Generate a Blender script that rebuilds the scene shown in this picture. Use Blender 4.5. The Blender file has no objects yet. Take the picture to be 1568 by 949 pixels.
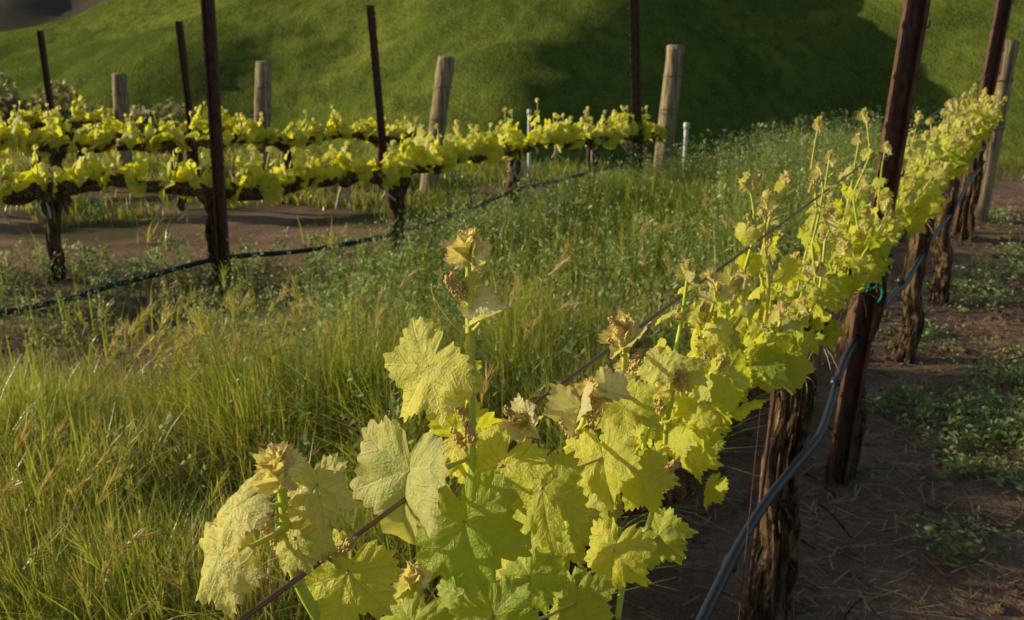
import bpy, math, random
import numpy as np
from mathutils import Vector
random.seed(7)
rng=np.random.default_rng(7)
scene=bpy.context.scene
# ---------------------------------------------------------------- noise
_T=np.random.default_rng(3).random((256,256))
def vnoise(x,y):
    x=np.asarray(x,float);y=np.asarray(y,float)
    xi=np.floor(x).astype(int);yi=np.floor(y).astype(int)
    fx=x-xi;fy=y-yi
    fx=fx*fx*(3-2*fx);fy=fy*fy*(3-2*fy)
    a=_T[xi%256,yi%256];b=_T[(xi+1)%256,yi%256];c=_T[xi%256,(yi+1)%256];d=_T[(xi+1)%256,(yi+1)%256]
    return (a*(1-fx)+b*fx)*(1-fy)+(c*(1-fx)+d*fx)*fy
def fbm(x,y,o=4):
    s=0;a=.5
    for i in range(o):
        s=s+a*vnoise(np.asarray(x)*2**i+17*i,np.asarray(y)*2**i+31*i);a*=.5
    return s
def sstep(a,b,x):
    t=np.clip((x-a)/(b-a),0,1);return t*t*(3-2*t)
# ---------------------------------------------------------------- mesh accumulator
class Acc:
    def __init__(s): s.v=[];s.f=[];s.c=[];s.w=[];s.m=[];s.n=0
    def add(s,v,f,c,w=None,mi=0):
        v=np.asarray(v,float).reshape(-1,3);f=np.asarray(f,int).reshape(-1,4)
        n=len(v);c=np.asarray(c,float)
        if c.ndim==1:c=np.tile(c,(n,1))
        if w is None:w=np.zeros((n,4))
        s.v.append(v);s.f.append(f+s.n);s.c.append(c);s.w.append(w);s.m.append(np.full(len(f),mi));s.n+=n
    def build(s,name,mats,parent=None,smooth=True):
        v=np.concatenate(s.v);f=np.concatenate(s.f);c=np.concatenate(s.c);w=np.concatenate(s.w);m=np.concatenate(s.m)
        me=bpy.data.meshes.new(name)
        me.vertices.add(len(v));me.vertices.foreach_set("co",v.astype(np.float32).ravel())
        me.loops.add(f.size);me.loops.foreach_set("vertex_index",f.astype(np.int32).ravel())
        me.polygons.add(len(f));me.polygons.foreach_set("loop_start",np.arange(0,f.size,4,dtype=np.int32))
        me.polygons.foreach_set("material_index",m.astype(np.int32))
        me.polygons.foreach_set("use_smooth",np.full(len(f),smooth))
        me.update(calc_edges=True)
        a=me.color_attributes.new(name="Col",type='FLOAT_COLOR',domain='POINT');a.data.foreach_set("color",c.astype(np.float32).ravel())
        if w.any():
            a=me.color_attributes.new(name="Vein",type='FLOAT_COLOR',domain='POINT');a.data.foreach_set("color",w.astype(np.float32).ravel())
        for mt in mats: me.materials.append(mt)
        o=bpy.data.objects.new(name,me);scene.collection.objects.link(o)
        if parent:o.parent=parent
        return o
def empty(name):
    o=bpy.data.objects.new(name,None);scene.collection.objects.link(o);o.empty_display_size=.1;return o
# ---------------------------------------------------------------- materials
class NT:
    def __init__(s,name):
        s.m=bpy.data.materials.new(name);s.m.use_nodes=True;s.t=s.m.node_tree;s.t.nodes.clear()
        s.out=s.t.nodes.new('ShaderNodeOutputMaterial')
    def n(s,ty,ins=None,**k):
        nd=s.t.nodes.new(ty)
        for a,b in k.items():setattr(nd,a,b)
        if ins:
            for a,b in ins.items():s.set(nd.inputs[a],b)
        return nd
    def set(s,i,b):
        if isinstance(b,bpy.types.NodeSocket):s.t.links.new(b,i)
        else:
            if isinstance(b,tuple) and len(b)==3 and i.type=='RGBA':b=b+(1,)
            i.default_value=b
    def math(s,op,a,b=0.0,c=None,clamp=False):
        nd=s.t.nodes.new('ShaderNodeMath');nd.operation=op;nd.use_clamp=clamp
        s.set(nd.inputs[0],a);s.set(nd.inputs[1],b)
        if c is not None:s.set(nd.inputs[2],c)
        return nd.outputs[0]
    def mix(s,f,a,b,bt='MIX'):
        nd=s.t.nodes.new('ShaderNodeMix');nd.data_type='RGBA';nd.blend_type=bt
        s.set(nd.inputs[0],f);s.set(nd.inputs[6],a);s.set(nd.inputs[7],b);return nd.outputs[2]
    def mr(s,v,a,b,c,d):
        nd=s.n('ShaderNodeMapRange',{'Value':v,'From Min':a,'From Max':b,'To Min':c,'To Max':d});return nd.outputs[0]
    def noise(s,scale,detail=4,rough=.55,vec=None,dist=0.0):
        nd=s.n('ShaderNodeTexNoise',{'Scale':scale,'Detail':detail,'Roughness':rough,'Distortion':dist})
        if vec is not None:s.set(nd.inputs['Vector'],vec)
        return nd.outputs[0]
    def pos(s,sc=(1,1,1)):
        g=s.n('ShaderNodeNewGeometry');mp=s.n('ShaderNodeMapping',{'Vector':g.outputs['Position'],'Scale':sc});return mp.outputs[0]
    def attr(s,name):
        a=s.n('ShaderNodeAttribute',attribute_name=name);sp=s.n('ShaderNodeSeparateColor',{'Color':a.outputs['Color']})
        return sp.outputs[0],sp.outputs[1],sp.outputs[2],a.outputs['Alpha']
    def bump(s,h,dist,strength=1.0):
        return s.n('ShaderNodeBump',{'Height':h,'Distance':dist,'Strength':strength}).outputs[0]
    def bsdf(s,col,rough=.6,spec=.3,nrm=None,metal=0.0):
        b=s.n('ShaderNodeBsdfPrincipled',{'Base Color':col,'Roughness':rough,'Metallic':metal})
        b.inputs['Specular IOR Level'].default_value=spec
        if nrm is not None:s.set(b.inputs['Normal'],nrm)
        return b.outputs[0]
    def finish(s,sh):
        s.t.links.new(sh,s.out.inputs[0]);return s.m
    def trans(s,sh,col,f,nrm=None):
        t=s.n('ShaderNodeBsdfTranslucent',{'Color':col})
        if nrm is not None:s.set(t.inputs['Normal'],nrm)
        m=s.n('ShaderNodeMixShader',{0:f,1:sh,2:t.outputs[0]});return m.outputs[0]

def leaf_mat():
    k=NT('grape_leaf')
    tint,pale,edge,rnd=k.attr('Col');a,b,_,_=k.attr('Vein')
    v1=k.mr(b,0.0,.024,1,0)
    q=k.math('SUBTRACT',a,k.math('MULTIPLY',b,.85))
    pp=k.math('PINGPONG',q,.11)
    v2=k.math('MULTIPLY',k.mr(pp,0.0,.013,1,0),.6)
    vein=k.math('MAXIMUM',v1,v2)
    base=k.mix(tint,(.27,.42,.026),(.92,.80,.07))
    n1=k.noise(40,3,.6,k.pos())
    base=k.mix(k.mr(n1,.40,.68,0,.55),base,(.52,.60,.05))
    base=k.mix(pale,base,(.92,.85,.56))
    pe=k.math('MULTIPLY',pale,k.math('POWER',edge,5.0))
    base=k.mix(k.math('MULTIPLY',pe,.8,clamp=True),base,(.88,.42,.30))
    bm=k.math('MULTIPLY',k.mr(n1,.56,.64,0,1),k.math('POWER',edge,12.0))
    base=k.mix(k.math('MULTIPLY',bm,.5),base,(.45,.20,.06))
    col=k.mix(k.math('MULTIPLY',vein,.45),base,(.92,.90,.42))
    n2=k.noise(330,3,.65,k.pos())
    h=k.math('ADD',k.math('MULTIPLY',k.math('SUBTRACT',k.math('MULTIPLY',pp,6.0),k.math('MULTIPLY',vein,.6)),1.0),k.math('MULTIPLY',n2,1.6))
    nr=k.bump(h,.0014,1.0)
    sh=k.bsdf(col,.42,.5,nr)
    tcol=k.mix(.5,base,(1.0,.97,.02))
    tcol=k.mix(k.math('MULTIPLY',vein,.5),tcol,(.26,.33,.01))
    return k.finish(k.trans(sh,tcol,.47))
def stem_mat():
    k=NT('shoot_stem');r,g,b,a=k.attr('Col')
    c=k.mix(r,(.46,.60,.06),(.56,.32,.11));n=k.noise(120,3,.6,k.pos((1,1,.3)))
    c=k.mix(k.mr(n,.4,.7,0,.5),c,(.54,.56,.12))
    return k.finish(k.bsdf(c,.45,.4,k.bump(n,.001)))
def flower_mat():
    k=NT('flower_cluster');r,g,b,a=k.attr('Col')
    c=k.mix(r,(.46,.46,.09),(.66,.33,.22))
    return k.finish(k.bsdf(c,.6,.3))
def bark_mat():
    k=NT('vine_bark');n=k.noise(52,5,.78,k.pos((1,1,.11)),.7);n2=k.noise(14,3,.6,k.pos())
    c=k.mix(k.mr(n,.44,.66,0,1),(.035,.019,.012),(.48,.30,.15))
    c=k.mix(k.mr(n2,.45,.7,0,.55),c,(.17,.13,.09))
    return k.finish(k.bsdf(c,.9,.1,k.bump(n,.04,1.0)))
def rust_mat():
    k=NT('rusty_steel');n=k.noise(60,5,.65,k.pos((1,1,.3)));n2=k.noise(9,3,.6,k.pos())
    c=k.mix(k.mr(n,.4,.65,0,1),(.06,.024,.016),(.17,.075,.05))
    c=k.mix(k.mr(n2,.5,.7,0,.5),c,(.10,.034,.018))
    return k.finish(k.bsdf(c,.5,.45,k.bump(n,.003),.2))
def wood_mat():
    k=NT('weathered_wood');n=k.noise(34,6,.7,k.pos((1,1,.06)),.3);n2=k.noise(6,4,.6,k.pos())
    c=k.mix(k.mr(n,.38,.66,0,1),(.12,.085,.055),(.56,.45,.29))
    c=k.mix(k.mr(n2,.5,.75,0,.6),c,(.25,.23,.12))
    return k.finish(k.bsdf(c,.85,.1,k.bump(n,.02,1)))
def simple(name,col,rough=.5,spec=.4,metal=0.0,nz=60,amt=.3):
    k=NT(name);n=k.noise(nz,3,.6,k.pos());c=k.mix(k.mr(n,.35,.7,0,amt),col,tuple(x*.4 for x in col))
    return k.finish(k.bsdf(c,rough,spec,k.bump(n,.0008),metal))
def grass_mat():
    k=NT('grass_blade');t,r,d,a=k.attr('Col')
    c=k.mix(r,(.028,.088,.009),(.22,.31,.022))
    c=k.mix(k.math('MULTIPLY',k.math('POWER',t,2.5),.45),c,(.68,.64,.16))
    c=k.mix(d,c,(.74,.48,.20))
    sh=k.bsdf(c,.34,.5)
    return k.finish(k.trans(sh,k.mix(.38,c,(.60,.60,.02)),.45))
def weed_mat():
    k=NT('weed_leaf');t,r,d,a=k.attr('Col')
    c=k.mix(r,(.12,.20,.04),(.46,.52,.20));c=k.mix(d,c,(.42,.31,.15))
    return k.finish(k.trans(k.bsdf(c,.5,.4),c,.4))
def ground_mat():
    k=NT('ground_soil');g,h,f,_=k.attr('Col')
    P=k.pos()
    n1=k.noise(3.0,5,.65,P);n2=k.noise(26,5,.7,P);n3=k.noise(95,3,.7,P)
    c=k.mix(k.mr(n1,.35,.65,0,1),(.28,.155,.10),(.48,.30,.20))
    c=k.mix(k.mr(n2,.45,.68,0,.7),c,(.15,.09,.065))
    c=k.mix(k.mr(n3,.56,.70,0,.7),c,(.52,.39,.26))
    gc=k.mix(n2,(.04,.055,.012),(.11,.11,.035))
    c=k.mix(k.math('MULTIPLY',g,.8),c,gc)
    hh=k.math('ADD',n2,k.math('MULTIPLY',n3,.35))
    return k.finish(k.bsdf(c,.95,.08,k.bump(hh,.06,1.0)))
def hill_mat():
    k=NT('hill_grass');g,h,f,_=k.attr('Col')
    P=k.pos();n1=k.noise(.035,5,.6,P,.6);n2=k.noise(.45,6,.75,k.pos((1,.45,1)));n3=k.noise(3.2,3,.7,P)
    c=k.mix(k.mr(n1,.35,.68,0,1),(.09,.155,.024),(.31,.35,.055))
    c=k.mix(k.mr(n2,.42,.60,0,.8),c,(.085,.11,.025))
    c=k.mix(k.mr(n3,.5,.68,0,.6),c,(.36,.36,.09))
    c=k.mix(f,c,(.15,.125,.09))
    hh=k.math('ADD',k.math('MULTIPLY',n2,1.3),k.math('MULTIPLY',n3,1.1))
    return k.finish(k.bsdf(c,1.0,.0,k.bump(hh,.7,1.0)))
M_leaf=leaf_mat();M_stem=stem_mat();M_flow=flower_mat();M_bark=bark_mat();M_rust=rust_mat();M_wood=wood_mat()
M_grass=grass_mat();M_weed=weed_mat();M_ground=ground_mat();M_hill=hill_mat()
M_wire=simple('wire_steel',(.20,.12,.08),.45,.5,.5,200)
M_hose=simple('hose_plastic',(.018,.020,.026),.38,.5)
M_white=simple('white_string',(.62,.55,.42),.8,.2)
M_teal=simple('teal_plastic',(.02,.34,.24),.45,.4)
M_pvc=simple('white_pvc',(.7,.7,.68),.4,.4)
M_straw=simple('straw',(.42,.29,.15),.8,.1,0,20,.6)
# ---------------------------------------------------------------- terrain
def row1x(y): return -.61+.547*y
YE=([-25,-6,-1,2,4.5,6],[19,18.5,15.8,14.8,11.0,9.8])
def gz(x,y):
    x=np.asarray(x,float);y=np.asarray(y,float)
    ye=np.interp(x,*YE);yy=np.minimum(y,ye)
    p=(row1x(yy)-x)*.877
    z=-.55*sstep(.8,5.2,p)-.08*np.maximum(0,yy-9)
    z=z+(fbm(x*.9,y*.9,3)-.44)*.10+(fbm(x*4,y*4,3)-.44)*.035
    e=np.maximum(0,y-ye)
    z=z-.27*e*sstep(-1,5,e)
    z=np.maximum(z,-27)
    S=sstep(85,215,y)
    A=np.interp(x,[-200,-130,-104,-78,-30,20,120,260],[8,14,20.5,26,37,43,46,40])
    h=A*S
    m=sstep(92,125,y)*(1-sstep(240,330,y))
    xx=x-.10*(y-150)
    bump=9.5*np.exp(-((xx-4)/24)**2)-5*np.exp(-((xx-42)/14)**2)
    x3=x-np.clip(185-y,-10,70)*.62
    bump=bump+12*np.exp(-((x3-74)/22)**2)
    bump=bump+4*np.exp(-((x+52-.5*(y-150))/17)**2)
    bump=bump+(fbm(x*.022+5,y*.04+2,3)-.45)*9+(fbm(x*.07,y*.21,3)-.45)*3.2
    h=h+m*bump
    h=h-np.maximum(0,y-215)*.16*(y>215)
    h=np.where(y>85,h,0)
    z=z+h
    far=60*sstep(300,470,y)+(fbm(x*.012,y*.012,4)-.4)*40*sstep(300,420,y)
    return z+far
def sp(lo,hi,n,a):
    t=np.linspace(math.asinh(lo/a),math.asinh(hi/a),n);return np.sinh(t)*a
xs=sp(-520,520,620,1.5);ys=sp(-40,760,720,2.0)
X,Y=np.meshgrid(xs,ys);Z=gz(X,Y)
def terr(name,mask_lo,mask_hi,mat):
    j=np.where((ys>=mask_lo)&(ys<=mask_hi))[0];j0,j1=j[0],j[-1]
    if mask_hi<700:j1+=1
    sl=slice(j0,j1+1);x=X[sl];y=Y[sl];z=Z[sl];r,c=x.shape
    idx=np.arange(r*c).reshape(r,c);f=np.stack([idx[:-1,:-1],idx[:-1,1:],idx[1:,1:],idx[1:,:-1]],-1)
    p=(row1x(y)-x)*.877
    g=sstep(.5,.9,p)*sstep(-.1,.25,fbm(x*.7,y*.7,3)-.3);g=np.maximum(g,sstep(0,1.2,y-np.interp(x,*YE)))
    g=g*np.where((x<-1.)&(y>4.6)&(y<9),.15,1)
    far=sstep(290,340,y)
    col=np.stack([g,g*0,far,g*0+1],-1)
    A=Acc();A.add(np.stack([x,y,z],-1),f,col.reshape(-1,4));return A.build(name,[mat])
yb=ys[np.searchsorted(ys,30)];yc=ys[np.searchsorted(ys,300)]
terr('ground',-100,yb-.001,M_ground);terr('green_hill',yb,yc-.001,M_hill);terr('distant_hill',yc,800,M_hill)
def G(x,y): return float(gz(x,y))
# ---------------------------------------------------------------- tubes
def resample(path,step):
    p=np.asarray(path,float);d=np.r_[0,np.cumsum(np.linalg.norm(np.diff(p,axis=0),axis=1))]
    n=max(3,int(d[-1]/step)+1);s=np.linspace(0,d[-1],n)
    if len(p)>2:
        out=[]
        for q in s:
            i=min(len(p)-2,max(0,np.searchsorted(d,q,side='right')-1));t=(q-d[i])/max(1e-9,d[i+1]-d[i])
            p0=p[max(0,i-1)];p1=p[i];p2=p[i+1];p3=p[min(len(p)-1,i+2)]
            out.append(.5*((2*p1)+(-p0+p2)*t+(2*p0-5*p1+4*p2-p3)*t*t+(-p0+3*p1-3*p2+p3)*t**3))
        return np.array(out),s
    return np.stack([np.interp(s,d,p[:,k]) for k in range(3)],-1),s
def tube(acc,path,rad,sides=8,step=.03,rough=0.,seed=0.,col=(0,0,0,1),mi=0,wob=0.):
    P,s=resample(path,step);n=len(P)
    if wob:
        P=P+np.stack([vnoise(s*9+seed,s*0+k*7.3+seed)-.5 for k in range(3)],-1)*wob*np.minimum(1,np.arange(n)/3)[:,None]
    T=np.gradient(P,axis=0);T/=np.linalg.norm(T,axis=1)[:,None]+1e-9
    ref=np.array([0.31,.17,.93]) if abs(T[:,2]).mean()<.7 else np.array([.93,.31,.1])
    U=np.cross(T,ref);U/=np.linalg.norm(U,axis=1)[:,None];V=np.cross(T,U)
    R=np.interp(np.linspace(0,1,n),np.linspace(0,1,len(np.atleast_1d(rad))),np.atleast_1d(rad)) if np.ndim(rad) else np.full(n,rad)
    th=np.arange(sides)*2*math.pi/sides
    RR=np.repeat(R[:,None],sides,1)
    if rough:
        c=np.cos(th)[None];sn=np.sin(th)[None];ss=s[:,None]
        tw=ss*1.5
        c2=np.cos(th[None]+tw);s2=np.sin(th[None]+tw)
        RR=RR*(1+rough*((vnoise(c2*2.6+seed+ss*1.2,s2*2.6+ss*.9)-.5)*2.0+(vnoise(c*1.2+ss*11+seed,sn*1.2+ss*6)-.5)*1.0+(vnoise(c2*6+seed,s2*6+ss*5)-.5)*.9))
    v=P[:,None]+RR[...,None]*(np.cos(th)[None,:,None]*U[:,None]+np.sin(th)[None,:,None]*V[:,None])
    v=np.concatenate([v.reshape(-1,3),P[:1],P[-1:]])
    i=np.arange(n-1)[:,None]*sides;j=np.arange(sides)[None];j2=(j+1)%sides
    f=np.stack([i+j,i+j2,i+sides+j2,i+sides+j],-1).reshape(-1,4)
    a=n*sides
    e=sides if sides%2==0 else sides-1
    c0=[[a,(q+2)%sides,q+1,q] for q in range(0,e,2)];c1=[[a+1,(n-1)*sides+q,(n-1)*sides+q+1,(n-1)*sides+(q+2)%sides] for q in range(0,e,2)]
    f=np.concatenate([f,c0,c1]);acc.add(v,f,col,mi=mi);return P
# ---------------------------------------------------------------- leaf templates
def leaf_t(na,nr,teeth,seed,fold=.15,curl=.25,wave=.1):
    r_=np.random.default_rng(seed)
    th=np.linspace(-math.pi,math.pi,na+1);ve=np.array([0,.98,-.98,2.0,-2.0])+np.r_[0,r_.normal(0,.05,4)]
    am=np.array([.34,.25,.25,.17,.17])*r_.uniform(.75,1.2,5);wd=np.array([.35,.32,.32,.40,.40])
    r=np.full(na+1,.66)
    for a_,m_,w_ in zip(ve,am,wd): r=r+m_*np.exp(-((th-a_)/w_)**2)
    r=r*(1-.66*np.exp(-((math.pi-abs(th))/.24)**2))
    t=(th*teeth/(2*math.pi)+r_.random())%1;t2=(th*teeth*.43/(2*math.pi)+.3)%1
    tooth=(1-abs(2*t-1)-.5)*.14*r+(1-abs(2*t2-1)-.5)*.09*r
    tooth*=r_.uniform(.85,1.1,na+1) if na>60 else 1
    f=np.linspace(.02,1,nr+1)**.85
    Rr=f[:,None]*r[None]+tooth[None]*f[:,None]**7
    TH=np.repeat(th[None],nr+1,0)
    dl=np.min(np.abs(TH[...,None]-ve),-1)
    a=Rr*np.cos(dl);b=Rr*np.sin(np.minimum(dl,1.5))
    x=Rr*np.sin(TH);y=Rr*np.cos(TH)
    q=(a-.85*b)/.22
    z=.014*np.cos(q*2*math.pi+math.pi)*sstep(0,.25,b)+ .08*np.sqrt(b+1e-6)
    ph=r_.uniform(0,6,4)
    z=z+fold*np.abs(x)-curl*(Rr**2)+wave*Rr**2*(np.sin(3*TH+ph[0])+.6*np.sin(5*TH+ph[1])+.4*f[:,None]**3*np.sin(11*TH+ph[2]))+ .18*(fbm(x*2+seed,y*2+9,3)-.45)*f[:,None]
    if na>60: z=z+.055*(fbm(x*5+seed*3,y*5+9,3)-.45)
    y=y-.25*curl*np.maximum(0,y)**2
    V=np.stack([x,y,z],-1).reshape(-1,3)
    i=np.arange((nr+1)*(na+1)).reshape(nr+1,na+1)
    F=np.stack([i[:-1,:-1],i[1:,:-1],i[1:,1:],i[:-1,1:]],-1).reshape(-1,4)
    W=np.stack([a,b,a*0,a*0+1],-1).reshape(-1,4);E=np.repeat(f[:,None],na+1,1).ravel()
    return V,F,W,E
U_=random.uniform
LT={'H':[leaf_t(180,16,30,s,U_(-.05,.4),U_(.1,.55),U_(.06,.16)) for s in range(12)],
    'M':[leaf_t(52,5,13,50+s,U_(-.1,.5),U_(.1,.55),U_(.08,.18)) for s in range(10)],
    'L':[leaf_t(22,3,5,80+s,U_(-.1,.5),U_(.1,.5),U_(.08,.2)) for s in range(8)],
    'YH':[leaf_t(110,10,22,100+s,U_(.6,1.2),U_(-.3,.25),.11) for s in range(6)],
    'YM':[leaf_t(24,4,6,120+s,U_(.6,1.2),U_(-.3,.25),.12) for s in range(5)]}
def put_leaf(acc,kind,pos,nrm,tip,size,tint,pale=0.,var=None):
    V,F,W,E=LT[kind][random.randrange(len(LT[kind])) if var is None else var%len(LT[kind])]
    n=np.array(nrm,float);n/=np.linalg.norm(n);t=np.array(tip,float);t=t-n*t.dot(n);t/=np.linalg.norm(t)+1e-9
    x=np.cross(t,n);sx=size*U_(.85,1.1);v=np.array(pos)+sx*V[:,:1]*x+size*(V[:,1:2]*t+V[:,2:3]*n)
    c=np.stack([np.full(len(V),tint),np.full(len(V),pale),E,np.full(len(V),random.random())],-1)
    acc.add(v,F,c,W,0)
def ball(nu=6,nv=4):
    V=[];
    for j in range(nv+1):
        for i in range(nu):
            ph=math.pi*(j+.02)/(nv+.04);V.append((math.sin(ph)*math.cos(i*2*math.pi/nu),math.sin(ph)*math.sin(i*2*math.pi/nu),math.cos(ph)))
    F=[[j*nu+i,(j+1)*nu+i,(j+1)*nu+(i+1)%nu,j*nu+(i+1)%nu] for j in range(nv) for i in range(nu)]
    return np.array(V),np.array(F)
BV,BF=ball();BV2,BF2=ball(5,3)
def cluster(acc,pos,axis,L,R,n,red):
    ax=np.array(axis,float);ax/=np.linalg.norm(ax)
    for i in range(n):
        t=random.random();rr=R*(1-.55*t)*U_(.5,1)
        d=rng.normal(size=3);d-=ax*d.dot(ax);d/=np.linalg.norm(d)
        p=np.array(pos)+ax*t*L+d*rr
        acc.add(p+BV2*R*U_(.22,.36),BF2,(min(1,max(0,red+U_(-.3,.3))),0,0,1),mi=2)
def shoot(acc,base,tip,lod,nl,ls,tipsize=1.,clus=1,rad=.005,tint=(.35,1)):
    b=np.array(base,float);t=np.array(tip,float);L=np.linalg.norm(t-b)
    mid=[b+(t-b)*k+rng.normal(size=3)*L*.03*(0<k<1) for k in (0,.25,.5,.75,1)]
    P=tube(acc,mid,[rad,rad*.95,rad*.8,rad*.5],7 if lod=='H' else 4,.012 if lod=='H' else .06,.1 if lod=='H' else 0,random.random()*9,(U_(0,.5),0,0,1),1)
    az0=U_(0,math.pi)
    ax=(t-b)/L
    for i in range(nl):
        k=.08+.84*(i+.3*random.random())/nl
        q=P[int(k*(len(P)-1))];az=az0+math.pi*i+U_(-.6,.6)
        out=np.array([math.cos(az),math.sin(az),0.])
        s=ls*(1.1-.8*k**1.3)*U_(.7,1.25)
        pl=s*U_(.6,1.1)
        e=q+out*pl*.9+np.array([0,0,pl*U_(.1,.7)])
        if lod!='L':tube(acc,[q,(q+e)/2+np.array([0,0,-.1*pl]),e],[rad*.4,rad*.28],5 if lod=='H' else 3,.02,0,0,(U_(0,.8),0,0,1),1)
        nrm=out*U_(.0,.9)+np.array([-.5,-.25,.5])+rng.normal(size=3)*.38
        tp=out+np.array([0,0,-U_(.2,1.2)])+rng.normal(size=3)*.25
        pale=max(0,(k-.62))*1.6*U_(.2,1)
        put_leaf(acc,lod,e,nrm,tp,s,U_(*tint),min(.8,pale))
    for i in range(clus):
        k=U_(.55,.95);q=P[int(k*(len(P)-1))];az=U_(0,6.28)
        d=np.array([math.cos(az)*.7,math.sin(az)*.7,1.2])
        if lod=='H':
            tube(acc,[q,q+d*.008],[.0015,.001],4,.005,0,0,(.5,0,0,1),1)
            cluster(acc,q+d*.008,d,.026,.007,40,.5)
        elif lod=='M': cluster(acc,q+d*.008,d,.028,.008,10,.5)
    y='YH' if lod=='H' else 'YM'
    for i in range(5 if lod!='L' else 3):
        az=az0+i*2.2;out=np.array([math.cos(az),math.sin(az),0.])
        s=(.011+.0033*i)*tipsize*(1 if lod!='L' else 1.7)
        put_leaf(acc,y,t-ax*.006*i+out*.003,-out*.9+np.array([-.3,-.2,.25]),ax*1.1+out*(.25+.22*i),s,U_(.3,.8),U_(.4,.85))
# ---------------------------------------------------------------- vines
def cordz(y): return float(np.interp(y,[0,1,2.5,3.4,7,9],[1.0,.99,.93,.88,.80,.78]))
def trunk(acc,base,top,r,lod,seed,shag=0):
    b=np.array(base);t=np.array(top);h=t-b
    pts=[b-np.array([0,0,.08]),b+np.array([0,0,.02]),b+h*.25+rng.normal(size=3)*[.014,.014,0],b+h*.5+rng.normal(size=3)*[.018,.018,0],b+h*.78+rng.normal(size=3)*[.014,.014,0],t]
    P=tube(acc,pts,[r*1.3,r*1.0,r*.9,r*.9,r*1.05,r*1.5],32 if lod!='L' else 10,.010 if lod!='L' else .05,.5,seed,mi=3,wob=.018)
    for i in range(shag): # peeling bark strips
        k=U_(.12,.95);i0=int(k*(len(P)-1));m=random.randint(6,16);i1=min(len(P)-1,i0+m)
        a=U_(0,6.28);d=np.array([math.cos(a),math.sin(a),0]);lift=U_(.0,.016)
        q0=P[i0]+d*(r*.98+lift);q1=P[i1]+d*r*.92;tube(acc,[q0,(q0+q1)/2+d*.003+rng.normal(size=3)*.003,q1],[.0012,.0042,.003],4,.02,mi=3)
def arm(acc,p,q,r,lod,seed):
    p=np.array(p);q=np.array(q);d=q-p
    pts=[p-[0,0,.05],p+d*.12+[0,0,.01],p+d*.35+rng.normal(size=3)*.022,p+d*.65+rng.normal(size=3)*.022,q]
    P=tube(acc,pts,[r*1.3,r*1.1,r*.95,r*.85,r*.6],18 if lod!='L' else 8,.012 if lod!='L' else .05,.5,seed,mi=3,wob=.04)
    n=max(2,int(np.linalg.norm(d)/.13))
    for i in range(n):
        c=P[int((i+.6)/n*(len(P)-1))];e=c+np.array([U_(-.02,.02),U_(-.02,.02),U_(.04,.075)])
        tube(acc,[c,(c+e)/2+rng.normal(size=3)*.006,e],[r*.65,r*.55,r*.5],10 if lod!='L' else 6,.012,.3,seed+i,mi=3)
    return P
VM=[M_leaf,M_stem,M_flow,M_bark]
def ties(acc,p,n=5,L=.09,r=.0012):
    p=np.array(p)
    th=np.linspace(0,6.6,12)
    tube(acc,[p+np.array([math.cos(a)*.058,math.sin(a)*.058,.004*a]) for a in th],.003,5,.02)
    for i in range(n):
        d=np.array([U_(-.5,.5),U_(-.6,.1),U_(-1,.1)])*L
        tube(acc,[p+[0,-.05,0],p+[0,-.05,0]+d*.5+[0,0,.01],p+[0,-.05,0]+d],[r,r*.6],4,.02)
R1=[.30,1.22,2.54,3.42,4.68,5.65,7.15]
TALL=[(1.62,.36),(1.78,.30),(2.0,.44),(2.12,.38),(2.22,.42),(2.45,.40),(2.62,.50),(2.78,.40),(2.98,.50),(3.12,.42),(3.3,.38),(3.6,.40),(3.9,.42),(4.3,.38),(4.9,.38),(5.6,.36),(6.3,.36)]
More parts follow.
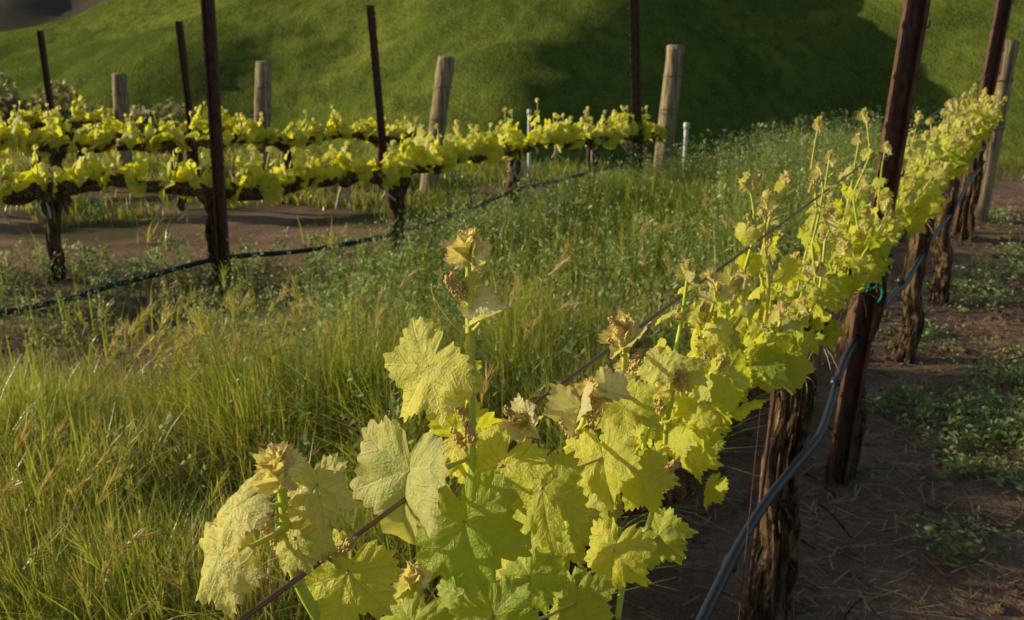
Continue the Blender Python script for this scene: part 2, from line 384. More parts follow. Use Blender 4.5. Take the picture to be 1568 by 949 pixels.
for vi,y in enumerate(R1):
    par=empty('grapevine');lod='H' if y<1.9 else 'M'
    A=Acc();x=row1x(y);zc=cordz(y)
    tx=x+(.0 if vi!=3 else -.03)
    trunk(A,(x+(-.02 if vi==2 else U_(-.03,.03)),y,G(x,y)),(tx,y,zc),.046 if vi<4 else .042,lod,vi*3.1,46 if vi<5 else 16)
    y0=(R1[vi-1]+y)/2 if vi else y-.4;y1=(R1[vi+1]+y)/2 if vi<len(R1)-1 else y+.5
    for ye in (y0,y1): arm(A,(tx,y,zc-.01),(row1x(ye),ye,cordz(ye)-.01),.028,lod,vi+ye)
    A.build('trunk_and_arms',VM,par)
    B=Acc()
    if vi>=1:
        ya=max(1.42,y0);yy=ya
        while yy<y1:
            l='H' if yy<2.0 else 'M'
            off=U_(-.05,.05);L=U_(.14,.31)*(1.0 if yy<4.5 else .95)
            bx=row1x(yy)+off;bz=cordz(yy)+.02
            lean=np.array([U_(-.10,.12),U_(-.08,.08)])
            shoot(B,(bx,yy,bz),(bx+lean[0],yy+lean[1],bz+L),l,random.randint(6,9),U_(.036,.058)*(1 if yy<3.6 else 1.15),clus=2 if yy<4 else 1,rad=.0045,tint=(.1,1))
            yy+=U_(.035,.085) if yy<3.5 else U_(.04,.08)
        for (ty,TL) in TALL:
            if y0<=ty<y1:
                bx=row1x(ty)+U_(-.04,.03);bz=cordz(ty)+.02
                shoot(B,(bx,ty,bz),(bx+U_(-.03,.05),ty+U_(-.04,.04),bz+TL),'H' if ty<2.3 else 'M',random.randint(7,9),U_(.036,.05),1.0,clus=3,rad=.0048,tint=(.3,1))
        for i in range(int((y1-ya)*18)):
            q=U_(ya,y1);l='H' if q<2.0 else 'M'
            pos=(row1x(q)+U_(-.10,.12),q,cordz(q)+U_(-.02,.12))
            put_leaf(B,l,pos,(-.6+U_(-.4,.4),-.4+U_(-.4,.4),.5),(U_(-.6,.6),U_(-.5,.2),-1),U_(.034,.056),U_(.0,.8))
    if vi==1:
        S=[((-.05,1.00,1.0),(-.043,.98,1.535),.0062,1),((-.150,.83,1.06),(-.193,.755,1.405),.0060,2),((-.135,.85,1.05),(-.172,.785,1.355),.005,2),
           ((.03,1.10,1.0),(.015,1.07,1.30),.0052,1),((.07,1.18,1.0),(.105,1.20,1.285),.0055,3),((.15,1.34,.99),(.157,1.30,1.335),.005,2),
           ((.14,1.14,.98),(.192,1.20,1.165),.0045,2),((.22,1.42,.98),(.247,1.40,1.225),.0045,1),((.02,1.02,1.0),(.0,1.0,1.13),.0045,0),((-.09,.9,1.0),(-.10,.9,1.2),.005,0)]
        ST=[]
        for b,t,r,cl in S:
            b=np.array(b);t=np.array(t);L=np.linalg.norm(t-b)
            P=tube(B,[b,b+(t-b)*.3+rng.normal(size=3)*.006,b+(t-b)*.65+rng.normal(size=3)*.006,t],[r,r,r*.85,r*.55],10,.008,.12,random.random()*9,(U_(0,.2),0,0,1),1)
            ST.append(P)
            for kk in np.linspace(.3,.95,5):
                q=P[int(kk*(len(P)-1))];B.add(q+BV*r*1.25*(1.2-.4*kk),BF,(.3,0,0,1),mi=1)
            ax=(t-b)/L
            for i in range(6):
                az=i*2.3+b[0]*40;out=np.array([math.cos(az),math.sin(az),0.])
                put_leaf(B,'YH',t-ax*.004*i+out*.003,-out*.8+np.array([-.5,-.3,.3]),ax+out*(.2+.2*i),.013+.0033*i,U_(.3,.8),U_(.65,1))
            for i in range(cl*2):
                k=U_(.70,.96);q=P[int(k*(len(P)-1))];az=random.choice([2.8,3.4,.3,-.3,3.1])
                d=np.array([math.cos(az)*.8,math.sin(az)*.6-.5,1.1])
                tube(B,[q,q+d*.012],[.0018,.0012],5,.005,0,0,(.5,0,0,1),1);cluster(B,q+d*.012,d,.025,.0068,64,.5)
        Pa=ST[0]
        for zz,az in ((1.335,3.6),(1.29,2.9),(1.47,3.3),(1.31,4.6)):
            q=Pa[np.argmin(abs(Pa[:,2]-zz))];d=np.array([math.cos(az)*.6,math.sin(az)*.6,1.0]);cluster(B,q+d*.008,d,.030,.007,74,.5)
        for P_,k,dx in ((ST[1],.6,-.06),(ST[4],.7,.03),(ST[0],.8,-.035)):
            q=P_[int(k*(len(P_)-1))];tube(B,[q,q+[dx*.5,-.01,.02],q+[dx,-.015,.05],q+[dx*1.05,-.02,.065]],[.0014,.0008],5,.006,0,0,(.6,0,0,1),1)
        allS=np.concatenate(ST)
        LV=[(-.085,.965,1.405,.066,(-.60,-.75,.45),(-.55,-.1,-.85),.85,.08),
            (-.058,.975,1.392,.036,(.15,-.7,.7),(.9,.1,-.5),.9,.1),
            (-.030,.97,1.455,.030,(-.5,-.4,.9),(.9,0,.15),.6,.8),
            (-.055,.99,1.305,.026,(-.5,-.6,.6),(-.6,0,.5),.8,.1),
            (-.225,.735,1.372,.047,(-.6,-.4,.75),(-.8,-.2,-.35),.75,.3),
            (-.240,.72,1.335,.056,(-.6,-.6,.55),(-.6,-.1,-.8),.8,.25),
            (-.165,.765,1.375,.042,(-.3,-.75,.65),(.3,-.3,-.9),.8,.3),
            (-.185,.755,1.33,.035,(-.4,-.6,.7),(-.3,-.2,-.8),.5,.2),
            (-.150,.80,1.268,.056,(-.15,-.8,.5),(-.2,-.2,-.9),.85,.0),
            (-.105,.92,1.310,.080,(-.62,-.72,.3),(-.10,-.1,-.95),.35,.28),
            (-.050,.93,1.245,.085,(-.25,-.85,.45),(.25,-.2,-.9),.05,.0),
            (-.010,.97,1.290,.062,(-.40,-.75,.6),(-.35,-.3,-.8),.9,.0),
            (-.060,1.04,1.293,.058,(.3,-.7,.5),(.9,.1,.25),.7,.0),
            (.012,1.07,1.292,.034,(-.5,-.5,.7),(.7,-.2,-.5),.6,.7),
            (.035,1.04,1.225,.074,(-.35,-.7,.65),(.2,-.3,-.9),.45,.0),
            (.110,1.10,1.235,.066,(-.6,-.7,.55),(.3,-.3,-.9),.75,.0),
            (.125,1.07,1.125,.060,(-.5,-.8,.4),(-.15,-.2,-.95),.8,.0),
            (.020,.98,1.145,.050,(-.4,-.8,.5),(.5,-.2,-.8),.1,.0),
            (.195,1.18,1.08,.050,(-.4,-.6,.7),(.7,-.3,-.6),.4,.0),
            (.085,1.17,1.270,.042,(-.5,-.5,.8),(-.1,-.5,-.6),.6,.7),
            (.120,1.19,1.285,.032,(.1,-.6,.7),(.7,-.2,-.1),.6,.8),
            (.150,1.24,1.240,.056,(-.4,-.6,.75),(.8,-.3,-.4),.7,.0),
            (.105,1.16,1.205,.058,(-.5,-.6,.7),(-.3,-.4,-.8),.85,.0),
            (.165,1.29,1.318,.038,(-.5,-.4,.8),(-.6,-.3,-.3),.6,.7),
            (.215,1.36,1.255,.048,(-.5,-.5,.8),(-.5,-.4,-.5),.75,.15),
            (.255,1.41,1.225,.044,(-.3,-.5,.8),(.8,-.2,-.4),.6,.1),
            (.345,1.52,1.175,.066,(.15,-.85,.35),(.3,-.2,-.9),.25,.0),
            (.190,1.20,1.150,.032,(-.2,-.5,.8),(.8,.0,.1),.5,.75),
            (.075,1.0,1.10,.056,(-.4,-.8,.4),(.1,-.2,-.9),.3,.0),(-.10,.86,1.17,.06,(-.4,-.8,.5),(-.4,-.2,-.9),.3,.0),
            (-.02,.93,1.13,.06,(-.2,-.8,.5),(.4,-.2,-.9),.1,.0),(.16,1.14,1.19,.054,(-.5,-.7,.6),(.5,-.2,-.8),.6,.0)]
        for i,(x_,y_,z_,s_,n_,t_,ti,pa) in enumerate(LV):
            put_leaf(B,'YH' if (pa>.55) else 'H',(x_,y_,z_),n_,t_,s_,ti,pa,i)
            p=np.array((x_,y_,z_));d=np.linalg.norm(allS-p-[0,0,-.02],axis=1);q=allS[np.argmin(d)]
            if np.linalg.norm(q-p)<.13:
                tube(B,[q,(q+p)/2+[0,0,-.004],p],[.0026,.0018],7,.008,0,0,(U_(.1,.8),0,0,1),1)
        for i in range(16):
            q=U_(.95,1.40);
            pos=(row1x(q)+U_(-.03,.10),q+.05,U_(1.0,1.11))
            put_leaf(B,'H',pos,(-.5+U_(-.5,.5),-.6,.5+U_(-.3,.3)),(U_(-.8,.8),U_(-.5,.2),-.8),U_(.034,.058),U_(.0,.7),U_(0,.1))
    if B.n:B.build('shoots_and_leaves',VM,par)
    if vi>=2:
        T=Acc();ties(T,(tx,y,zc-.14));ties(T,(tx+.02,y-.04,zc-.03),4);T.build('string_tie',[M_white],par)
# ---- rows across the aisle
ROWS=[[(-6.6,7.6),(-5.0,7.8),(-3.72,7.9),(-2.38,7.85),(-.98,8.3),(0,10.1),(.94,11.8),(1.66,13.1)],
      [(-9.5,10.6),(-8.0,10.9),(-6.5,11.1),(-5.1,11.3),(-3.9,11.6),(-2.75,12.1),(-1.7,12.8)],
      [(-12,12.5),(-10.3,12.8),(-8.8,13.0),(-7.3,13.2),(-5.9,13.6),(-4.6,14.3)],
      [(-15,14.6),(-12.8,15.0),(-10.9,15.3),(-9.2,15.6),(-7.6,16.1)]]
ENDS=[(2.0,13.6),(-1.09,13.35),(-3.75,15.0),(-6.35,16.5)]
for ri,row in enumerate(ROWS):
    full=row+[ENDS[ri]]
    for vi,(x,y) in enumerate(row):
        par=empty('grapevine');A=Acc();g=G(x,y);h=.76+U_(-.02,.02)
        trunk(A,(x,y,g),(x+U_(-.05,.05),y,g+h),.055 if ri==0 else .05,'L' if ri else 'M',vi*2.3+ri)
        nb=[]
        if vi: nb.append(((x+row[vi-1][0])/2,(y+row[vi-1][1])/2))
        nx=full[vi+1];k=.5 if vi<len(row)-1 else .85
        nb.append((x+(nx[0]-x)*k,y+(nx[1]-y)*k))
        B=Acc()
        for (ex,ey) in nb:
            P=arm(A,(x,y,g+h-.02),(ex,ey,G(ex,ey)+.78+U_(-.06,.05)),.044,'L' if ri else 'M',vi+ex)
            L=math.hypot(ex-x,ey-y);n=max(2,int(L/.17))
            for i in range(n):
                c=P[int((i+.5+U_(-.3,.3))/n*(len(P)-1))]
                for rep in range(random.choice([1,2,2,3])):
                    H=U_(.08,.38)
                    if random.random()<.2:H*=1.35
                    shoot(B,c,c+np.array([U_(-.09,.09),U_(-.08,.08),H]),'L',random.randint(4,8),U_(.075,.13)*(1 if ri==0 else 1.1),clus=0,rad=.007,tint=(.45,1))
        A.build('trunk_and_arms',VM,par);B.build('shoots_and_leaves',VM,par)
        if ri==0 and vi>1:
            T=Acc()
            for kk in range(3):
                c=np.array([x+U_(-.5,.2),y-.05,g+.70]);
                for q in range(2):tube(T,[c,c+[U_(-.05,.05),-.02,-.08],c+[U_(-.08,.08),-.02,-U_(.12,.22)]],[.007,.009],4,.04)
            T.build('string_tie',[M_white],par)
# ---------------------------------------------------------------- posts and stakes
def wooden_post(x,y,h,r,lean,seed):
    A=Acc();g=G(x,y)
    b=np.array([x,y,g-.1]);t=np.array([x+lean*h,y,g+h])
    tube(A,[b,b+(t-b)*.5,t-(t-b)*.012,t],[r*1.05,r,r*.97,r*.96],28,.03,.045,seed)
    tube(A,[t-(t-b)*.004,t+[0,0,.012]],[r*.93,r*.80],28,.004,.03,seed)
    for zz in (.55,.58,.8):
        c=b+(t-b)*zz;th=np.linspace(0,6.4,20);tube(A,[c+np.array([math.cos(a)*r*1.05,math.sin(a)*r*1.05,.003*a]) for a in th],.006,5,.04,mi=1)
    return A.build('wooden_post',[M_wood,M_wire])
wooden_post(2.02,13.6,1.86,.12,.07,1);wooden_post(-1.15,13.35,1.80,.115,.17,2);wooden_post(-3.8,15.0,1.72,.12,.11,3);wooden_post(-6.4,16.5,1.55,.12,.06,4)
wooden_post(3.66,7.75,1.36,.075,.04,5)
def metal_stake(x,y,h,lean,w=.07):
    A=Acc();g=G(x,y);d=w*.62;t=.008;l=w*.22
    pr=[(-w/2-l*.3,-d/2),(-w/2+t,-d/2),(-w/2+t,d/2-t),(w/2-t,d/2-t),(w/2-t,-d/2),(w/2+l*.3,-d/2),(w/2+l*.3,-d/2+t),(w/2,-d/2+t),(w/2,d/2),(-w/2,d/2),(-w/2,-d/2+t),(-w/2-l*.3,-d/2+t)]
    n=len(pr);zs=np.linspace(-.15,h,40);V=[]
    for z in zs:
        for px,py in pr:V.append((x+px+lean*z,y+py,g+z))
    F=[[k*n+i,k*n+(i+1)%n,(k+1)*n+(i+1)%n,(k+1)*n+i] for k in range(len(zs)-1) for i in range(n)]
    o=(len(zs)-1)*n
    F+= [[o+0,o+1,o+10,o+11],[o+1,o+2,o+9,o+10],[o+2,o+3,o+8,o+9],[o+3,o+4,o+7,o+8],[o+4,o+5,o+6,o+7]]
    A.add(V,F,(0,0,0,1))
    for k in range(int(h/.16)):
        z=.2+k*.16
        for s in (-1,1):
            c=np.array([x+lean*z+s*(w/2+l*.3),y-d/2,g+z]);tube(A,[c,c+[s*.006,-.006,.006],c+[s*.006,-.006,.022]],.004,5,.008)
    return A.build('metal_stake',[M_rust],smooth=False)
metal_stake(-2.30,7.72,2.6,.03,.085);metal_stake(1.66,13.05,2.75,-.06,.11);metal_stake(-1.58,12.6,2.38,-.05,.085);metal_stake(-4.45,14.1,2.25,-.02,.085);metal_stake(-7.25,16.0,2.2,.0,.085)
metal_stake(1.205,3.36,2.3,.052,.066);metal_stake(3.36,7.35,2.3,.05,.085)
A=Acc()
tube(A,[(.64,2.38,G(.64,2.38)-.05),(.69,2.42,.93)],.006,6,.05);A.build('training_rod',[M_rust])
A=Acc();g=G(2.4,13.8);tube(A,[(2.38,13.8,g),(2.38,13.8,g+.72)],.03,10,.1);tube(A,[(2.38,13.8,g+.72),(2.38,13.8,g+.80)],.042,10,.04);A.build('irrigation_riser',[M_pvc])
A=Acc();g=G(.25,14.6);tube(A,[(.25,14.6,g),(.25,14.6,g+1.0)],.026,10,.1);tube(A,[(.25,14.6,g+1.0),(.25,14.6,g+1.06)],.034,10,.04);A.build('irrigation_riser',[M_pvc])
# ---------------------------------------------------------------- wires and hoses
A=Acc()
tube(A,[(row1x(-.6),-.6,1.30),(row1x(.7),.7,1.282),(row1x(1.6),1.6,1.27),(row1x(3.36),3.36,1.24),(row1x(7.35),7.35,1.16)],.0029,6,.1);A.build('trellis_wire',[M_wire])
A=Acc();tube(A,[(row1x(-.6),-.6,.99),(row1x(3.36),3.36,.90),(row1x(7.6),7.6,.80)],.002,6,.2);A.build('trellis_wire',[M_wire])
A=Acc();tube(A,[(.40,1.5,.62),(.42,1.6,.5),(.64,2.38,.75)],.0012,4,.05);A.build('tie_wire',[M_rust])
hof=lambda y:float(np.interp(y,[1.6,2.1,2.35,2.54,2.7,2.95,3.3,3.9,7],[.06,.03,.04,.062,.055,.02,-.01,.02,.05]))
hp=[(row1x(y)+hof(y),y,.57+.012*math.sin(y*4.1)-(.03 if y>4 else 0)) for y in np.arange(.2,7.6,.2)]
A=Acc();tube(A,hp,.0125,12,.04)
for yy in (1.9,2.95,4.1):tube(A,[(row1x(yy)+hof(yy),yy,.575),(row1x(yy)+hof(yy)+.01,yy+.03,.575)],.016,10,.01)
A.build('drip_irrigation_hose',[M_hose])
hose2=[(-5.2,5.7,.16),(-3.56,6.6,.17),(-2.9,7.25,.2),(-2.35,7.8,.25),(-1.7,8.0,.24),(-.98,8.22,.27),(-.45,9.2,.26),(.05,10.05,.36),(.5,11.0,.36),(.96,11.75,.38),(1.66,13.05,.40)]
A=Acc();tube(A,[(x,y,G(x,y)+z) for x,y,z in hose2],.021,10,.05)
A.build('drip_irrigation_hose',[M_hose])
def clip(p,s=.05):
    A=Acc();p=np.array(p)
    th=np.linspace(0,5.8,12)
    tube(A,[p+np.array([math.cos(a)*s*.6,.2*s*a,math.sin(a)*s*.6]) for a in th],[s*.16,s*.12],6,.01)
    tube(A,[p+[s*.5,0,0],p+[s*.9,0,-s*.9],p+[s*.5,0,-s*1.9]],[s*.15,s*.08],5,.02)
    A.build('vine_tie',[M_teal])
clip((-2.98,7.15,G(-3,7.2)+.21),.055);clip((-1.35,8.08,G(-1.35,8.1)+.25),.055);clip((-3.3,7.80,G(-3.3,7.9)+.66),.06);clip((-.55,9.1,G(-.5,9.1)+.62),.06);clip((1.24,3.28,.80),.03);clip((2.1,4.95,.80),.035)
A=Acc();tube(A,[(1.24,3.3,.94),(1.32,3.5,.86),(1.42,3.62,.92),(1.46,3.68,1.0)],.006,6,.02);A.build('tie_strap',[M_pvc])
# ---------------------------------------------------------------- grass
y2x=np.array([p[0] for p in ROWS[0]]+[2.1]);y2y=np.array([p[1] for p in ROWS[0]]+[13.8])
def row2y(x): return np.interp(x,y2x,y2y)
def blades(x,y,h,w,lean,segs,dry,name_acc,rgreen):
    N=len(x);z=gz(x,y)-.01
    az=rng.uniform(0,2*math.pi,N);fa=rng.uniform(0,math.pi,N)
    d=np.stack([np.cos(az),np.sin(az)],-1);s=np.stack([np.cos(fa),np.sin(fa)],-1)
    t=np.linspace(0,1,segs+1)
    cx=x[:,None]+d[:,:1]*(h*lean)[:,None]*t**2;cy=y[:,None]+d[:,1:]*(h*lean)[:,None]*t**2
    cz=z[:,None]+h[:,None]*(t-.38*np.minimum(lean,1.4)[:,None]*t**2.6)
    ww=(w[:,None]*(1-t**1.6)+.0003)*.5
    L=np.stack([cx-s[:,:1]*ww,cy-s[:,1:]*ww,cz],-1);Rr=np.stack([cx+s[:,:1]*ww,cy+s[:,1:]*ww,cz],-1)
    V=np.stack([L,Rr],2).reshape(N,-1,3);m=2*(segs+1)
    f=np.array([[2*i,2*i+1,2*i+3,2*i+2] for i in range(segs)])
    F=(np.arange(N)[:,None,None]*m+f[None])
    T=np.repeat(t,2)[None].repeat(N,0)
    C=np.stack([T,rgreen[:,None]+T*0,dry[:,None]+T*0,T*0+1],-1)
    name_acc.add(V.reshape(-1,3),F.reshape(-1,4),C.reshape(-1,4))
def dens(x,y):
    p=(row1x(y)-x)*.877
    d=sstep(.42,.75,p)*sstep(.25,.5,fbm(x*1.1+3,y*1.1,3)+.12)
    bare=(1-sstep(-1.5,-.5,x))*sstep(4.6,5.3,y-.1*x+.8*(fbm(x*1.5,y*1.5+20,2)-.4))
    d=d*(1-.9*bare)
    q=y-row2y(x);d=d*np.where(q>-.3,.2,1)
    return d
GA=Acc()
def scatter(N,y0,y1,f):
    y=np.sqrt(rng.uniform(y0**2,y1**2,N));x=rng.uniform(-.60*y-.5,row1x(y)+.05);k=rng.random(N)<f(x,y);return x[k],y[k]
x,y=scatter(95000,1.5,4.6,dens)
hn=fbm(x*1.4,y*1.4,3);hb=fbm(x*5,y*5+50,2);n=len(x);h=(.15+.85*np.clip(hn,0,1)*(.4+hb*1.15))*rng.uniform(.5,1.25,n)
dry=np.clip((fbm(x*2.2+40,y*2.2,3)-.50)*2.2,0,.5)*rng.random(n)+(rng.random(n)<.04)*rng.uniform(.4,1,n)
blades(x,y,h,rng.uniform(.004,.012,n),rng.uniform(.05,1.0,n)**1.3,5,dry,GA,np.clip(rng.normal(.38,.35,n)+(hn-.45)*1.4,0,1))
x,y=scatter(78000,4.5,14.6,lambda a,b:dens(a,b)*(b<row2y(a)-.1))
hn=fbm(x*1.1,y*1.1,3);hb=fbm(x*4,y*4+50,2);n=len(x);h=(.10+.68*np.clip(hn,0,1)*(.4+hb*1.15))*rng.uniform(.5,1.3,n)
dry=np.clip((fbm(x*1.2+40,y*1.2,3)-.52)*2.2,0,.4)*rng.random(n)+(rng.random(n)<.03)*rng.uniform(.4,1,n)
blades(x,y,h,rng.uniform(.006,.017,n),rng.uniform(.05,1.1,n)**1.3,4,dry,GA,np.clip(rng.normal(.55,.35,n),0,1))
N=60000;y=rng.uniform(7.5,20,N);x=rng.uniform(-16,5.5,N)
q=y-row2y(x);k=(q>.15)&(rng.random(N)<sstep(.38,.55,fbm(x*.9+9,y*.9,3)))&~((q<1.35)&(x<-.3)&(rng.random(N)<.96))
x=x[k];y=y[k];n=len(x);blades(x,y,rng.uniform(.08,.34,n),rng.uniform(.010,.02,n),rng.uniform(.1,1.,n),3,(rng.random(n)<.2)*rng.uniform(.2,1,n),GA,rng.random(n))
N=9000;x=rng.uniform(4,11,N);y=np.interp(x,*YE)+rng.uniform(-.7,2.5,N);blades(x,y,rng.uniform(.05,.2,N),rng.uniform(.006,.012,N),rng.uniform(.1,1.,N),3,rng.random(N)*.2,GA,rng.random(N))
GA.build('tall_grass',[M_grass])
def heads(x,y,zt,L,K,acc,dry):
    N=len(x);ax=rng.normal(size=(N,3))*[.4,.4,.1]+[0.25,0,.75];ax/=np.linalg.norm(ax,axis=1)[:,None]
    base=np.stack([x,y,gz(x,y)+zt],-1)
    k=np.linspace(0,1,K)[None,:,None]
    p=base[:,None]+ax[:,None]*L[:,None,None]*k
    d=rng.normal(size=(N,K,3));d=d/np.linalg.norm(d,axis=2)[...,None]*.42+ax[:,None]*1.0
    e=p+d*(L*.75)[:,None,None]*rng.uniform(.6,1,(N,K,1));s=np.cross(d,rng.normal(size=(N,K,3)));s=s/np.linalg.norm(s,axis=2)[...,None]*.0015
    V=np.stack([p-s,p+s,e+s*.25,e-s*.25],2).reshape(-1,3)
    F=np.arange(len(V)).reshape(-1,4);C=np.stack([np.full(N,.8),rng.random(N),dry,np.ones(N)],-1);C=np.repeat(C,K*4,0)
    acc.add(V,F,C)
    s=np.array([.0012,0,0]);bb=base.copy();bb[:,2]-=zt;V=np.stack([bb-s,bb+s,base+s,base-s],1).reshape(-1,3);F=np.arange(len(V)).reshape(-1,4)
    acc.add(V,F,np.repeat(np.stack([np.full(N,.6),rng.random(N),dry*.6,np.ones(N)],-1),4,0))
HA=Acc();x,y=scatter(2100,1.8,6.0,lambda a,b:dens(a,b)*sstep(.34,.54,fbm(a*1.3+70,b*1.3,2))*(1-.85*(a>-.5)))
n=len(x);heads(x,y,rng.uniform(.38,.64,n),rng.uniform(.05,.11,n),36,HA,rng.uniform(.1,.85,n));HA.build('seeding_barley',[M_grass])
def weeds(x,y,H,K,ls,acc,spread=1.,low=False):
    N=len(x);base=np.stack([x,y,gz(x,y)],-1);lean=rng.normal(size=(N,3))*[.16,.16,0]+[0,0,1]
    k=rng.uniform(.15 if not low else 0,1,(N,K,1));k[:,:3]=.97
    p=base[:,None]+lean[:,None]*H[:,None,None]*k+rng.normal(size=(N,K,3))*np.array([.02,.02,.005])*spread
    d=rng.normal(size=(N,K,3))*[1,1,.3]+[0,0,.8 if not low else .35];d/=np.linalg.norm(d,axis=2)[...,None]
    s=np.cross(d,rng.normal(size=(N,K,3)));s/=np.linalg.norm(s,axis=2)[...,None]
    l=(ls*rng.uniform(.5,1.2,(N,K)))[...,None]
    V=np.stack([p,p+d*l*.55+s*l*.2,p+d*l,p+d*l*.55-s*l*.2],2).reshape(-1,3);F=np.arange(len(V)).reshape(-1,4)
    r=rng.random(N);C=np.repeat(np.stack([np.full(N,.5),r,(rng.random(N)<.1)*.7,np.ones(N)],-1),K*4,0);acc.add(V,F,C)
    if not low:
        a=np.array([.0018,0,0]);t=base+lean*H[:,None];V=np.stack([base-a,base+a,t+a*.5,t-a*.5],1).reshape(-1,3);acc.add(V,np.arange(len(V)).reshape(-1,4),np.repeat(np.stack([r,r,r*0,r*0+1],-1),4,0))
WA=Acc()
x,y=scatter(6500,2.4,14,lambda a,b:np.clip(dens(a,b)*1.3+.04,0,1)*sstep(.28,.5,fbm(a*.8+11,b*.8,2)+.1)*(b<row2y(a)-.3)*sstep(2.2,4.5,b+rng.random(len(b))*1.5-(a<-.8)*1.0))
n=len(x);weeds(x,y,rng.uniform(.25,.66,n),26,.036,WA)
x=rng.uniform(-9,2,900);y=row2y(x)+.1+rng.normal(0,.25,900);weeds(x,y,rng.uniform(.06,.28,900),18,.05,WA)
x=rng.uniform(-4.5,-.3,1100);y=rng.uniform(4.5,7.2,1100);k=fbm(x*2,y*2,2)>.36;weeds(x[k],y[k],rng.uniform(.08,.38,k.sum()),18,.032,WA)
WA.build('leafy_weeds',[M_weed])
WB=Acc();cx=[];cy=[]
for (a,b,s,m) in [(2.05,3.7,.26,110),(2.4,4.3,.25,90),(2.9,5.9,.3,70),(2.15,3.2,.22,70),(1.75,4.0,.13,26),(2.55,3.9,.28,80),(3.6,6.6,.35,70),(1.95,2.6,.18,40),(1.5,2.95,.10,10),(2.2,5.0,.15,20),(4.4,7.6,.6,90),(1.75,3.4,.10,14)]:
    cx+=list(rng.normal(a,s*.7,m));cy+=list(rng.normal(b,s*.7,m))
cx=np.array(cx);cy=np.array(cy);weeds(cx,cy,rng.uniform(.015,.06,len(cx)),28,.032,WB,1.6,True);WB.build('low_weeds',[M_weed])
LA=Acc();N=6500;y=rng.uniform(1.6,9,N);x=row1x(y)+rng.uniform(-.5,3.2,N)*rng.uniform(.2,1,N)
x2=rng.uniform(-6,-.5,1800);y2=rng.uniform(4.6,8.2,1800);x=np.r_[x,x2];y=np.r_[y,y2];N=len(x)
az=rng.uniform(0,6.28,N);L=rng.uniform(.02,.13,N);d=np.stack([np.cos(az),np.sin(az)],-1)*L[:,None]/2;sd=np.stack([-np.sin(az),np.cos(az)],-1)*rng.uniform(.0008,.0028,N)[:,None]
z=gz(x,y)+rng.uniform(.004,.02,N);zt=rng.uniform(-.008,.02,N)
V=np.stack([np.stack([x-d[:,0]-sd[:,0],y-d[:,1]-sd[:,1],z],-1),np.stack([x-d[:,0]+sd[:,0],y-d[:,1]+sd[:,1],z],-1),np.stack([x+d[:,0]+sd[:,0],y+d[:,1]+sd[:,1],z+zt],-1),np.stack([x+d[:,0]-sd[:,0],y+d[:,1]-sd[:,1],z+zt],-1)],1).reshape(-1,3)
LA.add(V,np.arange(len(V)).reshape(-1,4),(0,0,0,1));LA.build('straw_litter',[M_straw])
CA=Acc()
for i in range(1900):
    y=U_(1.8,8.5);x=float(row1x(y))+U_(-.5,2.8)
    if i%4==0:x=U_(-4.5,-.8);y=U_(4.6,8)
    s=U_(.005,.024);v=BV*(s*np.array([U_(.8,1.4),U_(.8,1.4),.6]))*(1+rng.uniform(-.25,.25,(len(BV),1)));CA.add(v+[x,y,G(x,y)+s*.15],BF,(0,0,0,1))
for i in range(50):
    y=U_(2,7);x=float(row1x(y))+U_(-.3,1.8);a=U_(0,6.28);L=U_(.08,.3);z=G(x,y)+.012
    tube(CA,[(x,y,z),(x+math.cos(a)*L*.5,y+math.sin(a)*L*.5+U_(-.02,.02),z+.012),(x+math.cos(a)*L,y+math.sin(a)*L,z)],[.004,.003],5,.03,mi=1)
CA.build('soil_clods',[M_ground,M_bark])
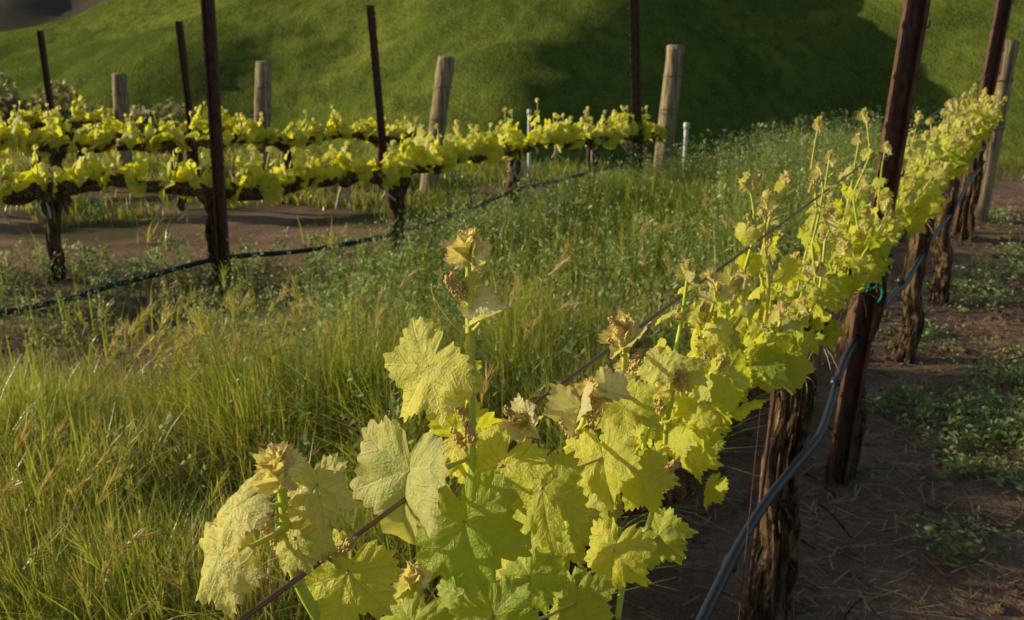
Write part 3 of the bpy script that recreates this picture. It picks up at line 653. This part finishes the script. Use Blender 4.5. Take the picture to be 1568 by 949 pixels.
def shrub(x,y,R,H):
    par=empty('shrub');A=Acc();B=Acc();g=G(x,y)
    for i in range(9):
        a=U_(0,6.28);tube(B,[(x,y,g-.1),(x+math.cos(a)*R*.3,y+math.sin(a)*R*.3,g+H*.4),(x+math.cos(a)*R*.7,y+math.sin(a)*R*.7,g+H*.8)],[.06,.02],6,.2)
    C=[(random.gauss(0,.45)*R,random.gauss(0,.35)*R,U_(.25,.9)*H,U_(.25,.42)*R) for _ in range(16)]
    n=4200;ci=rng.integers(0,16,n);C=np.array(C)[ci];d=rng.normal(size=(n,3));d/=np.linalg.norm(d,axis=1)[:,None]
    p=np.array([x,y,g])+C[:,:3]+d*(C[:,3]*rng.uniform(.6,1.1,n))[:,None];a=rng.normal(size=(n,3))*.06;b=rng.normal(size=(n,3))*.06
    V=np.stack([p-a,p+b,p+a,p-b],1).reshape(-1,3);Cc=np.repeat(np.stack([rng.random(n),rng.random(n)*.3,.3+.6*rng.random(n),np.ones(n)],-1),4,0)
    A.add(V,np.arange(len(V)).reshape(-1,4),Cc);A.build('foliage',[M_weed],par);B.build('stems',[M_bark],par)
shrub(-13.2,28,1.9,3.0);shrub(-10.2,27,1.6,2.1);shrub(-17,30,2.2,2.4);shrub(-7.6,26.5,1.1,1.3)
# ---------------------------------------------------------------- light, sky, camera
el=math.radians(15);az=math.radians(-80) # azimuth measured from +Y toward +X
sv=Vector((math.sin(az)*math.cos(el),math.cos(az)*math.cos(el),math.sin(el)))
sun=bpy.data.lights.new('sun','SUN');sun.energy=5;sun.angle=math.radians(.5);sun.color=(1,.88,.62)
so=bpy.data.objects.new('sun',sun);scene.collection.objects.link(so);so.rotation_euler=sv.to_track_quat('Z','Y').to_euler()
w=bpy.data.worlds.new("World");scene.world=w;w.use_nodes=True;nt=w.node_tree
sk=nt.nodes.new('ShaderNodeTexSky');sk.sky_type='NISHITA';sk.sun_disc=False;sk.sun_elevation=el;sk.sun_rotation=az
bg=nt.nodes['Background'];bg.inputs['Strength'].default_value=.10;nt.links.new(sk.outputs[0],bg.inputs[0])
cam=bpy.data.cameras.new('camera');co=bpy.data.objects.new('camera',cam);scene.collection.objects.link(co)
co.location=(0,0,1.78);co.rotation_euler=(math.radians(90-18),0,0);cam.lens=35.3;cam.sensor_width=36;cam.clip_end=3000;cam.clip_start=.05
cam.dof.use_dof=True;cam.dof.focus_distance=1.1;cam.dof.aperture_fstop=14
scene.camera=co
scene.view_settings.view_transform='Standard';scene.view_settings.look='None';scene.view_settings.exposure=0
